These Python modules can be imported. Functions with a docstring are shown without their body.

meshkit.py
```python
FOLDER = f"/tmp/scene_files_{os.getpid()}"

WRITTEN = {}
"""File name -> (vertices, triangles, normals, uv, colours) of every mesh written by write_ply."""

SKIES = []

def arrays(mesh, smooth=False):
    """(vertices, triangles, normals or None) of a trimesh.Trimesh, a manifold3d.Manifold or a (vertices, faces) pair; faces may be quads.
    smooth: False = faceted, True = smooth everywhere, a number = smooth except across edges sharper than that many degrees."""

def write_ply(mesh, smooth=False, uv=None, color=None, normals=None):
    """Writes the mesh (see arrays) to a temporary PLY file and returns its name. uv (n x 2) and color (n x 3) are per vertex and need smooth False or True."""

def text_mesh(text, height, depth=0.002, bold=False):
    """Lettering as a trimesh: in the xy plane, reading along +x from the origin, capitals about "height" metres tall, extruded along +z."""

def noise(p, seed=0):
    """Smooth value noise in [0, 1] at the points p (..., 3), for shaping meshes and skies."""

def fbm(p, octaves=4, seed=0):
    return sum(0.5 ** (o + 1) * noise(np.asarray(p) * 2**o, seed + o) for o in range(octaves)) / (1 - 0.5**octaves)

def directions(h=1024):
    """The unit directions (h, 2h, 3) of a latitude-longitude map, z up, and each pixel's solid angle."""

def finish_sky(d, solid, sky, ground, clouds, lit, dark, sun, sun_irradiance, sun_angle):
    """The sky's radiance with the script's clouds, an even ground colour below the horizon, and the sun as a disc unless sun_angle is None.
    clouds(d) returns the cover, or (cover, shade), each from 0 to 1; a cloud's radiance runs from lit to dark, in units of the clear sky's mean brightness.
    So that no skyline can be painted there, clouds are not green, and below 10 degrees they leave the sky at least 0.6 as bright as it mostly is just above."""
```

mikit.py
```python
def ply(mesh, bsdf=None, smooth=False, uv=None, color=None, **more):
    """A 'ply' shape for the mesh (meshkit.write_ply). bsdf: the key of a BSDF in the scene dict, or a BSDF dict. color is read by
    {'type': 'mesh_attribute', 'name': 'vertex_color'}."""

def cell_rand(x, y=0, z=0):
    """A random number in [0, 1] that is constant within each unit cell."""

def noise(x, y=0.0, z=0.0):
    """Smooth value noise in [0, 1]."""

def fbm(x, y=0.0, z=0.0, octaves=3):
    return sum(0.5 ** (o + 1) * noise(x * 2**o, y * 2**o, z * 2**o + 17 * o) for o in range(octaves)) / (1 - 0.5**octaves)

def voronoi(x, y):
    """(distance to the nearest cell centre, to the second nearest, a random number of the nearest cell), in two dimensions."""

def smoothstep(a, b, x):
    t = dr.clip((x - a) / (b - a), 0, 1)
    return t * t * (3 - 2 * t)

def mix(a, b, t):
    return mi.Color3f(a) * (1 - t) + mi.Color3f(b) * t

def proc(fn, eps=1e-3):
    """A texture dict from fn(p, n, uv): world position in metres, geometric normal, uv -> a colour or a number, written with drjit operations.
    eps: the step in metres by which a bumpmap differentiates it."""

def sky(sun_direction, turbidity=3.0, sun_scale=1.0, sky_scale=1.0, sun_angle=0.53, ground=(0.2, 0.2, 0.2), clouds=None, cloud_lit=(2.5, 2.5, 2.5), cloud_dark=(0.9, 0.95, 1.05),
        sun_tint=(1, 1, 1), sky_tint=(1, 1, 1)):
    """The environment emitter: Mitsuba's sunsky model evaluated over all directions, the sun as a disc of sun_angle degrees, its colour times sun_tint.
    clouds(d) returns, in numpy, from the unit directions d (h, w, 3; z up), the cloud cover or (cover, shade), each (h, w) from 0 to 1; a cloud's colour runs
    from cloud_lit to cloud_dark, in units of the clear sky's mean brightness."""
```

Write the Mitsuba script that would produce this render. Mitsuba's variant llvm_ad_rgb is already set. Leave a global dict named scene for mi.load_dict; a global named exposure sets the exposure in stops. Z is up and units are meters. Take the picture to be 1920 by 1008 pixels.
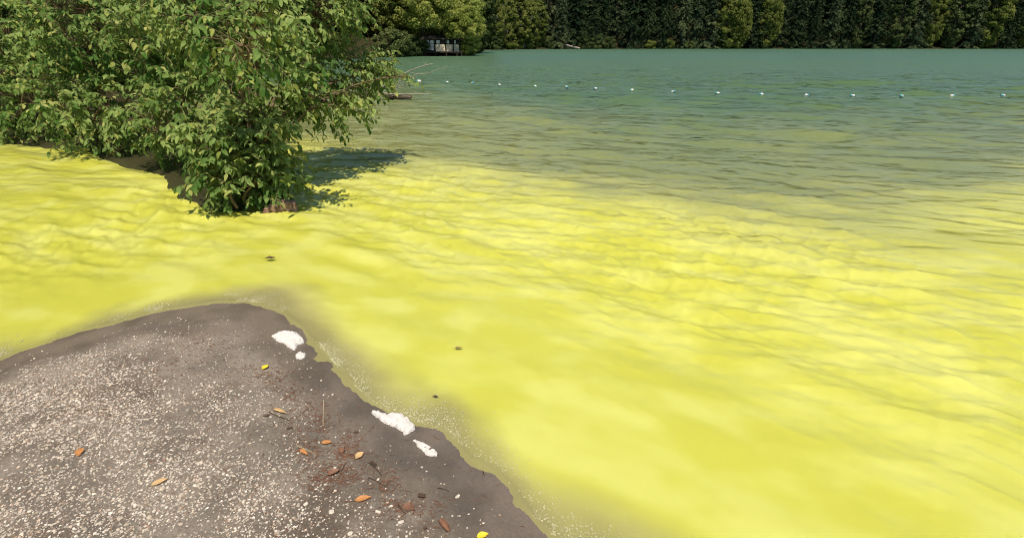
import math, random
import numpy as np, trimesh, shapely
import drjit as dr
import mitsuba as mi
import mikit, meshkit
from mikit import ply, proc
T = mi.ScalarTransform4f
rng = np.random.default_rng(7)
scene, labels = {}, {}

# ------------------------------------------------------------------ camera, sky, exposure
CAM = np.array([0.0, 0.0, 1.65]); PITCH = math.radians(23.9); F = 950.0      # F: pixels of the 1920 wide photograph
FWD = np.array([0, math.cos(PITCH), -math.sin(PITCH)]); UP = np.array([0, math.sin(PITCH), math.cos(PITCH)])
scene['camera'] = {'type': 'perspective', 'fov_axis': 'x', 'fov': math.degrees(2*math.atan(960/F)), 'near_clip': 0.05, 'far_clip': 3000.0,
                   'to_world': T().look_at(origin=CAM.tolist(), target=(CAM+FWD).tolist(), up=[0, 0, 1])}
SUN = (0.10, -0.60, 1.25)
scene['sky'] = mikit.sky(SUN, turbidity=3.0, sky_tint=(1.10, 1.0, 0.84), ground=(0.12, 0.14, 0.08))
exposure = 1.8

# ------------------------------------------------------------------ helpers
def ray(px, py):
    return FWD + (px-960)/F*np.array([1.0, 0, 0]) - (py-504)/F*UP
def atz(px, py, z=0.0):
    d = ray(px, py); return CAM + d*(z-CAM[2])/d[2]
def aty(px, py, y):
    d = ray(px, py); return CAM + d*y/d[1]
used = {}
def numbered(name, parent=None):
    base = (parent + '__' if parent else '') + name
    k = used.get(base, 0); used[base] = k+1
    return base if k == 0 else f'{base}_{k:03d}'
def thing(name, label, cat, group=None, kind=None):
    key = numbered(name); labels[key] = {}
    if label: labels[key]['label'] = label
    if cat: labels[key]['category'] = cat
    if group: labels[key]['group'] = group
    if kind: labels[key]['kind'] = kind
    return key
def put(key, mesh, bsdf, smooth=False, **kw):
    scene[key] = ply(mesh, bsdf, smooth, **kw); return key
def part(parent, name, mesh, bsdf, smooth=False, label=None, kind=None, **kw):
    key = numbered(name, parent)
    if label or kind: labels[key] = {**({'label': label} if label else {}), **({'kind': kind} if kind else {})}
    return put(key, mesh, bsdf, smooth, **kw)
def mesh(v, f): return trimesh.Trimesh(np.asarray(v, float), np.asarray(f, int), process=False)
def join(ms): return trimesh.util.concatenate(ms)
def tube(points, radii, sides=6):
    p = np.asarray(points, float); n = len(p)
    t = np.gradient(p, axis=0); t /= np.linalg.norm(t, axis=1, keepdims=True)+1e-12
    a = np.cross(t, np.where(np.abs(t[:, 2:]) < 0.9, [0, 0, 1.0], [1.0, 0, 0])); a /= np.linalg.norm(a, axis=1, keepdims=True)+1e-12
    b = np.cross(t, a); ang = np.arange(sides)*2*np.pi/sides
    r = np.broadcast_to(radii, (n,))
    v = p[:, None] + r[:, None, None]*(np.cos(ang)[None, :, None]*a[:, None] + np.sin(ang)[None, :, None]*b[:, None])
    i, j = np.meshgrid(np.arange(n-1), np.arange(sides), indexing='ij')
    q = np.stack([i*sides+j, i*sides+(j+1) % sides, (i+1)*sides+(j+1) % sides, (i+1)*sides+j], -1).reshape(-1, 4)
    f = np.vstack([q[:, [0, 1, 2]], q[:, [0, 2, 3]]])
    v = np.vstack([v.reshape(-1, 3), p[:1], p[-1:]]); k = np.arange(sides)
    f = np.vstack([f, np.stack([(k+1) % sides, k, k*0+n*sides], 1), np.stack([(n-1)*sides+k, (n-1)*sides+(k+1) % sides, k*0+n*sides+1], 1)])
    return mesh(v, f)
def curve(pts, n=12):
    from scipy.interpolate import make_interp_spline
    pts = np.asarray(pts, float); s = np.linspace(0, 1, len(pts))
    return make_interp_spline(s, pts, k=min(3, len(pts)-1))(np.linspace(0, 1, n))
def box(x0, x1, y0, y1, z0, z1):
    m = trimesh.creation.box((x1-x0, y1-y0, z1-z0)); m.apply_translation(((x0+x1)/2, (y0+y1)/2, (z0+z1)/2)); return m
def frames(d, roll):
    """rotation matrices (n,3,3) whose first column is d, turned by roll about it; third column is the normal"""
    d = d/np.linalg.norm(d, axis=1, keepdims=True)
    a = np.cross(d, np.where(np.abs(d[:, 2:]) < 0.95, [0, 0, 1.0], [1.0, 0, 0])); a /= np.linalg.norm(a, axis=1, keepdims=True)
    n = np.cross(d, a); c, s = np.cos(roll)[:, None], np.sin(roll)[:, None]
    return np.stack([d, a*c+n*s, n*c-a*s], -1)
def scatter(proto, pos, R, scale):
    """many copies of one small (v, f) as one (v, f)"""
    v, f = proto
    V = np.einsum('kij,nj->kni', R*np.asarray(scale).reshape(-1, 1, 1) if np.ndim(scale) < 3 else R*scale, v) + pos[:, None]
    Fs = f[None] + (np.arange(len(pos))*len(v))[:, None, None]
    return V.reshape(-1, 3), Fs.reshape(-1, 3)
def clipsum(xs, ys):
    """piecewise linear function usable by numpy and drjit"""
    sl = [(ys[i+1]-ys[i])/(xs[i+1]-xs[i]) for i in range(len(xs)-1)]
    def fn(x, clip=np.clip):
        return sum(float(s)*clip(x-float(a), 0.0, float(b-a)) for s, a, b in zip(sl, xs[:-1], xs[1:])) + float(ys[0])
    return fn

# ------------------------------------------------------------------ shoreline and bloom edge, in metres
edge_px = [(0, 672), (150, 622), (300, 583), (400, 567), (460, 566), (495, 572), (530, 588), (560, 612), (600, 655), (645, 705), (690, 752), (735, 778), (785, 796),
           (830, 808), (858, 832), (882, 865), (930, 886), (957, 914), (978, 945), (1005, 980), (1045, 1015), (1120, 1065)]
EP = np.array([atz(*p)[:2] for p in edge_px])
EP = EP[np.argsort(EP[:, 0])]
shore_y = clipsum(np.r_[-9, -5, EP[:, 0], 1.6, 4.0, 9], np.r_[0.9, 1.3, EP[:, 1], 0.2, -1.5, -4])
SC = 0.76                                                     # turns a step in y into a distance from the slanting edge
def shore_d(x, y): return (y - shore_y(x))*SC
bl_px = [(0, 250), (300, 258), (490, 262), (600, 275), (680, 292), (800, 305), (900, 322), (1000, 345), (1100, 368), (1200, 385), (1300, 405), (1427, 425), (1600, 415), (1750, 380), (1920, 350)]
BP = np.array([atz(*p)[:2] for p in bl_px]); BP = BP[np.argsort(BP[:, 0])]
bloom_y = clipsum(np.r_[-40, BP[:, 0], 40], np.r_[BP[0, 1]+6, BP[:, 1], BP[-1, 1]+10])

# ------------------------------------------------------------------ materials
rgb = lambda *c: {'type': 'rgb', 'value': list(c)}
def mat(name, d): scene[name] = d; return name
def plain(name, c, rough=0.7, spec=0.4, **kw):
    return mat(name, {'type': 'twosided', 'bsdf': {'type': 'principled', 'base_color': c if isinstance(c, dict) else rgb(*c), 'roughness': rough, 'specular': spec, **kw}})
def foliage(name, a, b, fs, trans=0.7, rough=0.45):
    def col(p, n, uv):
        t = mikit.noise(p.x*fs, p.y*fs, p.z*fs)*0.65 + mikit.noise(p.x*fs*7+3, p.y*fs*7, p.z*fs*7)*0.35
        return mikit.mix(a, b, mikit.smoothstep(0.25, 0.75, t))
    return mat(name, {'type': 'principledthin', 'base_color': proc(col), 'roughness': rough, 'diff_trans': trans, 'eta': 1.4})

def water_color(p, n, uv):
    x, y = p.x, p.y
    d = (y - shore_y(x, dr.clip))*SC
    w1 = mikit.fbm(x*0.9+4, y*0.9, 0.0, 3)-0.5
    # along the wave crests, stretched
    u, v = x*0.89-y*0.45, x*0.45+y*0.89
    w2 = mikit.fbm(u*1.1, v*3.2, 2.0, 3)-0.5
    w3 = mikit.fbm(u*3.0+w1*2, v*5.0, 5.0, 3)-0.5
    e = (bloom_y(x, dr.clip) + w1*1.1 + w2*1.1 - y)          # > 0 inside the bloom
    yellow = mikit.mix((0.485, 0.515, 0.078), (0.555, 0.595, 0.155), mikit.smoothstep(-0.25, 0.3, w2*0.45+w3*0.95))
    yellow = mikit.mix(yellow, (0.42, 0.445, 0.06), mikit.smoothstep(0.0, 0.42, w1-0.15*w3)*0.22)
    edge = mikit.mix((0.225, 0.26, 0.105), (0.39, 0.42, 0.14), mikit.smoothstep(-1.6, 0.4, e))
    col = mikit.mix(edge, yellow, mikit.smoothstep(-1.0, 1.4, e))
    teal = mikit.mix((0.078, 0.146, 0.072), (0.072, 0.150, 0.098), mikit.smoothstep(20.0, 90.0, y))
    far = mikit.smoothstep(0.3, 16.0, -e - w1*3 + dr.clip(x*0.55, -4.0, 4.0))
    col = mikit.mix(col, teal, far)
    olive = (0.33, 0.325, 0.145)
    return mikit.mix(olive, col, mikit.smoothstep(0.02, 0.34, d + w1*0.42 + w3*0.20))
def water_opacity(p, n, uv):
    d = (p.y - shore_y(p.x, dr.clip))*SC
    return 0.75 + 0.25*mikit.smoothstep(0.0, 0.22, d + (mikit.fbm(p.x*3, p.y*3, 0.0, 2)-0.5)*0.3)
def water_bump(p, n, uv):
    x, y = p.x, p.y
    d = (y - shore_y(x, dr.clip))*SC
    a = mikit.noise(x*0.7+y*0.2, y*0.7)*2
    u, v = x*0.97-y*0.25+a*0.5, x*0.25+y*0.97
    h = (mikit.noise(u*1.3, v*3.4) + 0.55*mikit.noise(u*2.9+7, v*7.5+1) + 0.28*mikit.noise(u*6.5, v*15.0))
    gust = 0.65+0.7*mikit.noise(x*0.05, y*0.03+9)
    big = 1.7*mikit.noise(u*0.32, v*0.95)*mikit.smoothstep(6.0, 14.0, d) + 3.2*mikit.noise(u*0.11, v*0.40+3)*mikit.smoothstep(14.0, 35.0, d)
    gust = gust*(1.0 + 2.2*mikit.smoothstep(22.0, 45.0, y))
    return (h + big)*gust*mikit.smoothstep(1.0, 7.0, d)
mat('water_bsdf', {'type': 'mask', 'opacity': proc(water_opacity), 'bsdf': {'type': 'twosided', 'bsdf': {'type': 'bumpmap', 'scale': 0.032, 'arbitrary': proc(water_bump, eps=0.01),
    'bsdf': {'type': 'roughplastic', 'distribution': 'ggx', 'alpha': 0.045, 'int_ior': 1.33, 'diffuse_reflectance': proc(water_color), 'nonlinear': False}}}})

def ground_color(p, n, uv):
    x, y = p.x, p.y
    d = (y - shore_y(x, dr.clip))*SC
    w = mikit.fbm(x*3, y*3, 0.0, 3)-0.5
    g = mikit.noise(x*160, y*160)*0.5 + mikit.noise(x*420, y*420)*0.5
    sand = mikit.mix((0.112, 0.098, 0.082), (0.235, 0.212, 0.186), g)
    sand = mikit.mix(sand, (0.105, 0.082, 0.064), mikit.smoothstep(0.0, 0.3, w + 0.5*(mikit.fbm(x*14, y*14, 2.0, 2)-0.5))*0.6)
    wet = mikit.mix((0.105, 0.089, 0.075), (0.155, 0.132, 0.113), g)
    c = mikit.mix(sand, wet, mikit.smoothstep(-0.42, -0.22, d + w*0.16))
    c = c*(0.80 + 0.40*mikit.smoothstep(0.25, 0.75, mikit.fbm(x*5.5+2, y*5.5, 4.0, 3)))
    leafmould = mikit.mix((0.022, 0.024, 0.013), (0.05, 0.048, 0.024), mikit.fbm(x*1.7, y*1.7, 3.0, 3))
    return mikit.mix(c, leafmould, mikit.smoothstep(5.0, 7.0, dr.sqrt(x*x+y*y)))
def ground_rough(p, n, uv):
    d = (p.y - shore_y(p.x, dr.clip))*SC
    return mikit.mix(0.9, 0.33, mikit.smoothstep(-0.34, -0.16, d + (mikit.fbm(p.x*4, p.y*4, 1.0, 3)-0.5)*0.3)).x
def ground_bump(p, n, uv):
    d = (p.y - shore_y(p.x, dr.clip))*SC
    dry = mikit.smoothstep(-0.1, -0.45, d)
    return (mikit.noise(p.x*90, p.y*90)*0.6+mikit.noise(p.x*240, p.y*240)*0.4)*(0.12+0.88*dry)
mat('ground_bsdf', {'type': 'bumpmap', 'scale': 0.004, 'arbitrary': proc(ground_bump, eps=0.0015), 'bsdf': {'type': 'principled', 'base_color': proc(ground_color), 'roughness': proc(ground_rough), 'specular': 0.45}})
stone = {'type': 'mesh_attribute', 'name': 'vertex_color'}
plain('stone_bsdf', stone, 0.75)
plain('foam_bsdf', (0.62, 0.62, 0.63), 0.5, 0.4)
plain('bubble_bsdf', (0.54, 0.55, 0.37), 0.15, 0.6)
plain('bark_bsdf', proc(lambda p, n, uv: mikit.mix((0.06, 0.048, 0.038), (0.17, 0.145, 0.115), mikit.fbm(p.x*9, p.y*9, p.z*2.5, 3))), 0.9)
plain('stem_bsdf', proc(lambda p, n, uv: mikit.mix((0.10, 0.07, 0.045), (0.22, 0.17, 0.11), mikit.fbm(p.x*25, p.y*25, p.z*9, 3))), 0.7)
plain('deadwood_bsdf', proc(lambda p, n, uv: mikit.mix((0.19, 0.165, 0.14), (0.42, 0.385, 0.34), mikit.fbm(p.x*7, p.y*7, p.z*20, 3))), 0.85)
plain('wetwood_bsdf', proc(lambda p, n, uv: mikit.mix((0.045, 0.035, 0.028), (0.12, 0.09, 0.07), mikit.fbm(p.x*9, p.y*22, p.z*22, 3))), 0.55)
plain('rock_bsdf', proc(lambda p, n, uv: mikit.mix((0.10, 0.055, 0.042), (0.33, 0.22, 0.175), mikit.smoothstep(0.25, 0.7, mikit.fbm(p.x*16, p.y*16, p.z*16, 4)))), 0.7)
plain('white_plastic', (0.62, 0.67, 0.70), 0.3, 0.5)
plain('rope_bsdf', (0.20, 0.28, 0.24), 0.8)
plain('blue_plastic', (0.12, 0.38, 0.50), 0.35, 0.5)
plain('cream_board', proc(lambda p, n, uv: mikit.mix((0.68, 0.60, 0.47), (0.80, 0.74, 0.61), mikit.fbm(p.x*2, p.y*2, p.z*9, 3))), 0.7)
plain('dark_timber', (0.035, 0.028, 0.024), 0.75)
plain('white_frame', (0.72, 0.74, 0.76), 0.5)
plain('roof_shingle', proc(lambda p, n, uv: mikit.mix((0.05, 0.045, 0.042), (0.10, 0.09, 0.08), mikit.noise(p.x*4, p.y*4, p.z*12))), 0.9)
mat('window_glass', {'type': 'principled', 'base_color': rgb(0.02, 0.025, 0.03), 'roughness': 0.05, 'specular': 0.6})
for nm, a, b in (('orange_leaf', (0.36, 0.15, 0.045), (0.52, 0.27, 0.11)), ('tan_leaf', (0.42, 0.28, 0.13), (0.58, 0.43, 0.24)), ('yellow_leaf', (0.60, 0.46, 0.02), (0.72, 0.6, 0.05)),
                 ('brown_leaf', (0.10, 0.05, 0.03), (0.22, 0.11, 0.06)), ('red_bark', (0.075, 0.042, 0.03), (0.29, 0.155, 0.10)), ('dark_bark', (0.035, 0.025, 0.02), (0.10, 0.065, 0.05)), ('pale_twig', (0.40, 0.32, 0.21), (0.55, 0.46, 0.33))):
    plain(nm, proc(lambda p, n, uv, a=a, b=b: mikit.mix(a, b, mikit.fbm(p.x*70, p.y*70, p.z*70, 3))), 0.65)
foliage('shrub_leaf', (0.09, 0.19, 0.05), (0.29, 0.40, 0.14), 2.2, 0.7, 0.30)
foliage('shrub_leaf_yellow', (0.27, 0.36, 0.08), (0.46, 0.50, 0.20), 3.0, 0.8, 0.35)
foliage('leaf_willow', (0.22, 0.30, 0.07), (0.45, 0.50, 0.15), 0.35, 0.75)
foliage('leaf_green', (0.10, 0.145, 0.035), (0.23, 0.27, 0.075), 0.30, 0.6)
foliage('leaf_dark', (0.055, 0.09, 0.034), (0.14, 0.18, 0.07), 0.22, 0.5)
foliage('needle_dark', (0.014, 0.032, 0.018), (0.055, 0.085, 0.040), 0.25, 0.35)
foliage('needle_grey', (0.030, 0.058, 0.034), (0.12, 0.155, 0.078), 0.25, 0.35)

# ------------------------------------------------------------------ terrain: one sheet from the beach to the hills
lake_pts = [tuple(p) for p in EP] + [(1.6, 0.2), (4, -1.5), (20, -20), (300, -100), (330, 120), (215, 209), (105, 212), (50, 208), (12, 203), (-2, 182), (-9, 166), (-17, 150), (-15, 115), (-7, 90), (-5.4, 84),
            (-12, 82.5), (-20, 79), (-20, 60), (-15, 32), (-11, 17), (-9.5, 14), (-6.4, 11), (-4.4, 8.6), (-3.3, 6.6), (-2.95, 5.85), (-3.05, 5.45), (-3.7, 5.75), (-5.0, 7.2), (-7.6, 8.8), (-11, 10.4), (-16, 11.6), (-24, 12), (-30, 5), (-13, 1.2), (-9, 0.9), (-5, 1.3)]
LAKE = shapely.Polygon(lake_pts).buffer(0)
def land_d(x, y):
    """signed distance to the water's edge, > 0 on land"""
    pts = shapely.points(np.ravel(x), np.ravel(y))
    d = shapely.distance(LAKE.exterior, pts); inside = shapely.contains(LAKE, pts)
    return np.where(inside, -d, d).reshape(np.shape(x))
def n2(x, y, s, o=3, seed=0): return meshkit.fbm(np.stack([x*s, y*s, np.zeros_like(x)+seed*3.3], -1), o, seed)-0.5
def ground_z(x, y, ld=None):
    x, y = np.asarray(x, float), np.asarray(y, float)
    ld = land_d(x, y) if ld is None else ld
    r = np.hypot(x, y)
    dn = -shore_d(x, y)
    near = np.where(ld > 0, 0.095*np.maximum(ld, 0)**0.95, np.where(np.abs(dn) < 1.2, 0.10, 0.4)*ld)
    near = np.clip(near, -1.2, 0.45) + n2(x, y, 2.2)*0.035*np.clip(np.abs(ld)*1.5, 0.1, 1) + n2(x, y, 9, 3, 2)*0.016 + n2(x, y, 40, 2, 5)*0.004
    far = np.where(ld > 0, 0.10*np.clip(ld, 0, 3) + 0.28*np.clip(ld-3, 0, 260), np.maximum(0.3*ld, -3)) + np.where(ld > 4, n2(x, y, 0.05)*6*np.clip((ld-4)/20, 0, 1), 0)
    t = np.clip((r-9)/14, 0, 1); t = t*t*(3-2*t)
    return np.clip(near*(1-t) + far*t, -3, 100)
def polar(az, rr):
    A, R = np.meshgrid(az, rr, indexing='ij')
    return R*np.sin(A), R*np.cos(A)
def gridfaces(n, m, wrap=True):
    i, j = np.meshgrid(np.arange(n if wrap else n-1), np.arange(m-1), indexing='ij'); i2 = (i+1) % n
    q = np.stack([i*m+j, i*m+j+1, i2*m+j+1, i2*m+j], -1).reshape(-1, 4)
    return np.vstack([q[:, [0, 2, 1]], q[:, [0, 3, 2]]])
az = np.concatenate([np.linspace(-58, 30, 700, endpoint=False), np.linspace(30, 302, 90, endpoint=False)])*np.pi/180
rr = np.concatenate([[0.02], np.linspace(0.3, 1.0, 20, endpoint=False), np.linspace(1.0, 3.2, 260, endpoint=False), np.geomspace(3.2, 900, 110)])
gx, gy = polar(az, rr)
gz = ground_z(gx, gy)
labels['shore_ground'] = {'label': 'grey brown sandy shore and forest floor round the lake', 'kind': 'structure'}
gm = mesh(np.stack([gx, gy, gz], -1).reshape(-1, 3), gridfaces(len(az), len(rr)))
put('shore_ground', gm, 'ground_bsdf', True, uv=np.stack([gx, gy], -1).reshape(-1, 2))

# ------------------------------------------------------------------ water sheet
az = np.concatenate([np.linspace(-50, 50, 720, endpoint=False), np.linspace(50, 310, 60, endpoint=False)])*np.pi/180
rr, r = [0.5, 0.8, 0.95], 0.95
while r < 700:
    r += min(max(r*r*0.0013, 0.004), 0.15 + 0.03*max(0, r-32)); rr.append(r)
rr = np.array(rr)
wx, wy = polar(az, rr)
sd = shore_d(wx, wy)
R = np.hypot(wx, wy)
step = np.gradient(rr)[None]*np.ones_like(wx)
wz = np.zeros_like(wx)
wrng = np.random.default_rng(3)
warp = n2(wx, wy, 0.55, 2, 4)*1.5; warp2 = n2(wx, wy, 1.9, 2, 9)*0.45
env = np.clip(0.5 + 1.6*n2(wx, wy, 0.5, 2, 12), 0.12, 1.3)
for k in range(56):
    lam = [1.5, 0.95, 0.62, 0.42, 0.30, 0.21, 2.4, 0.15][k % 8]*wrng.uniform(0.8, 1.25)
    th = math.radians(63 + wrng.normal(0, 13 + (0, 3, 6, 10, 14, 18, 0, 22)[k % 8]))
    kx, ky = math.cos(th)*2*np.pi/lam, math.sin(th)*2*np.pi/lam
    ph = kx*wx + ky*wy + wrng.uniform(0, 6.3) + (warp+warp2)*2.0/np.sqrt(lam)
    s = 0.5+0.5*np.sin(ph - 0.55*np.cos(ph))
    shape = s**3.0 - 0.3
    amp = (0.0125 if lam > 0.8 else 0.019 if lam > 0.5 else 0.030)*lam**0.95*np.clip((lam/step-2.5)/3, 0, 1)
    if lam > 0.5: amp = amp*(1+0.8*np.clip((sd-5)/9, 0, 1))
    else: amp = amp*(1-0.3*np.clip((sd-6)/8, 0, 1))
    if lam > 1.8: amp = amp*np.clip((sd-3)/6, 0, 1)
    if lam < 0.7: amp = amp*np.clip((sd-0.6)/1.9, 0.0, 1)
    wz += amp*shape*env
wz *= np.clip((sd-0.08)/1.0, 0, 1)
wz += 0.005*np.exp(-((sd-0.012)/0.02)**2)*(np.abs(wx) < 4)       # the thin rolled lip where the swash stops
wz += n2(wx, wy, 7, 2, 6)*0.010*np.exp(-(sd/0.15)**2)
labels['lake_water'] = {'label': 'lake water stained bright yellow by an algae bloom near shore and teal farther out', 'kind': 'structure'}
wm = mesh(np.stack([wx, wy, wz], -1).reshape(-1, 3), gridfaces(len(az), len(rr)))
put('lake_water', wm, 'water_bsdf', True, uv=np.stack([wx, wy], -1).reshape(-1, 2))

# ------------------------------------------------------------------ the shrub over the water
def leaf_proto(w=0.30, fold=0.10, curl=0.12):
    s = np.array([0, .22, .48, .76, 1.0]); wd = w*np.array([0, .82, 1.0, .62, 0])
    mid = np.stack([s, 0*s, -curl*s**2], 1)
    L = np.stack([s, wd, -curl*s**2 + fold*wd/w], 1)[1:4]; Rr = L*[1, -1, 1]
    v = np.vstack([mid, L, Rr])
    f = [(0, 1, 5), (1, 6, 5), (1, 2, 6), (2, 7, 6), (2, 3, 7), (3, 4, 7), (0, 8, 1), (1, 8, 9), (1, 9, 2), (2, 9, 10), (2, 10, 3), (3, 10, 4)]
    return v, np.array(f)
LEAVES = [leaf_proto(0.24, 0.05, 0.15), leaf_proto(0.28, 0.09, 0.08), leaf_proto(0.22, 0.03, 0.28), leaf_proto(0.26, 0.12, 0.2)]
LEAF_PLY = None
def shrub(name, label, base, lobes, n_twigs, n_limbs, seed, group=None, parts=0, leaf=(0.07, 0.115), lean=(0.5, -0.15, -0.25)):
    global LEAF_PLY
    g = np.random.default_rng(seed)
    t = thing(name, label, 'shrub', group)
    vol = np.array([np.prod(l[1]) for l in lobes]); pick = g.choice(len(lobes), n_twigs, p=vol/vol.sum())
    u = g.normal(size=(n_twigs, 3)); u /= np.linalg.norm(u, axis=1, keepdims=True)
    u *= g.uniform(0.25, 1, (n_twigs, 1))**0.45
    C, Rd = np.array([l[0] for l in lobes])[pick], np.array([l[1] for l in lobes])[pick]
    ends = C + u*Rd
    keep = ends[:, 2] > 0.10; ends, C, u = ends[keep], C[keep], u[keep]
    # limbs: from the base to the middles of the lobes and spots in them
    limbs = []
    for k in range(n_limbs):
        l = lobes[k % len(lobes)]
        tgt = np.array(l[0]) + g.normal(size=3)*np.array(l[1])*0.42
        b = np.array(base) + np.r_[g.normal(0, 0.12, 2), 0]
        m1 = b*0.6 + tgt*0.4 + np.array([0, 0, 0.38*np.linalg.norm(tgt-b)*0.5]) + g.normal(0, 0.06, 3)
        limbs.append(curve([b, m1, tgt], 14))
        part(t, 'stem', tube(limbs[-1], np.linspace(g.uniform(0.016, 0.03), 0.006, 14), 6), 'stem_bsdf', True)
    nodes = np.vstack([l[4:] for l in limbs])
    tw, lp, ld = [], [], []
    for e, c, uu in zip(ends, C, u):
        q = nodes[np.argmin(np.linalg.norm(nodes-e, axis=1) + g.uniform(0, 0.25, len(nodes)))]
        mid = (q+e)/2 + np.r_[g.normal(0, 0.05, 2), 0.10*np.linalg.norm(e-q)]
        out = uu*0.7 + np.array(lean) + g.normal(0, 0.25, 3); out /= np.linalg.norm(out)
        tip = e + out*g.uniform(0.08, 0.24) + [0, 0, -0.03]
        pts = curve([q, mid, e, tip], 9)
        tw.append(tube(pts, np.linspace(0.0045, 0.0012, 9), 3))
        k = g.integers(9, 15)
        s = np.linspace(0.42, 1.0, k)
        P = np.array([np.interp(s, np.linspace(0, 1, 9), pts[:, i]) for i in range(3)]).T
        D = np.gradient(P, axis=0); D /= np.linalg.norm(D, axis=1, keepdims=True)+1e-9
        side = np.cross(D, [0, 0, 1.0]); side /= np.linalg.norm(side, axis=1, keepdims=True)+1e-9
        sgn = np.where(np.arange(k) % 2, 1, -1)[:, None]
        dirs = D*0.55 + side*sgn*0.75 + [0, 0, -0.45] + g.normal(0, 0.28, (k, 3))
        lp.append(P); ld.append(dirs)
    part(t, 'twigs', join(tw), 'stem_bsdf', True, kind='stuff')
    P, D = np.vstack(lp), np.vstack(ld)
    size = g.uniform(*leaf, len(P)); RM = frames(D, g.normal(0, 0.45, len(P)))
    RM[RM[:, 2, 2] < 0] *= np.array([1, -1, -1])
    kind, yl = g.integers(0, 4, len(P)), g.random(len(P)) < 0.17
    rest = np.ones(len(P), bool)
    if parts:                                                # the leaves that show largest are entries of their own
        rel = P - CAM; dep = rel@FWD; px = 960+F*rel[:, 0]/dep; py = 504-F*(rel@UP)/dep
        okk = (px > 480) & (px < 800) & (py > -10) & (py < 420)
        score = size/dep*np.where(okk, 1, 0)*(1.4 - 0.9*np.clip((dep-dep[okk].min())/1.2, 0, 1))
        first = np.argsort(-score)[:parts]
        if LEAF_PLY is None: LEAF_PLY = [[ply(mesh(*l), m, True) for m in ('shrub_leaf', 'shrub_leaf_yellow')] for l in LEAVES]
        for i in first:
            M = np.eye(4); M[:3, :3] = RM[i]*size[i]; M[:3, 3] = P[i]
            scene[numbered('leaf', t)] = {**LEAF_PLY[kind[i]][int(yl[i])], 'to_world': T(M.tolist())}
        rest[first] = False
    for yy, b, nm in ((False, 'shrub_leaf', 'foliage'), (True, 'shrub_leaf_yellow', 'yellowish_foliage')):
        ms = []
        for k in range(4):
            s = rest & (kind == k) & (yl == yy)
            ms.append(mesh(*scatter(LEAVES[k], P[s], RM[s], size[s])))
        part(t, nm, join(ms), b, True, kind='stuff')
    return t
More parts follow.
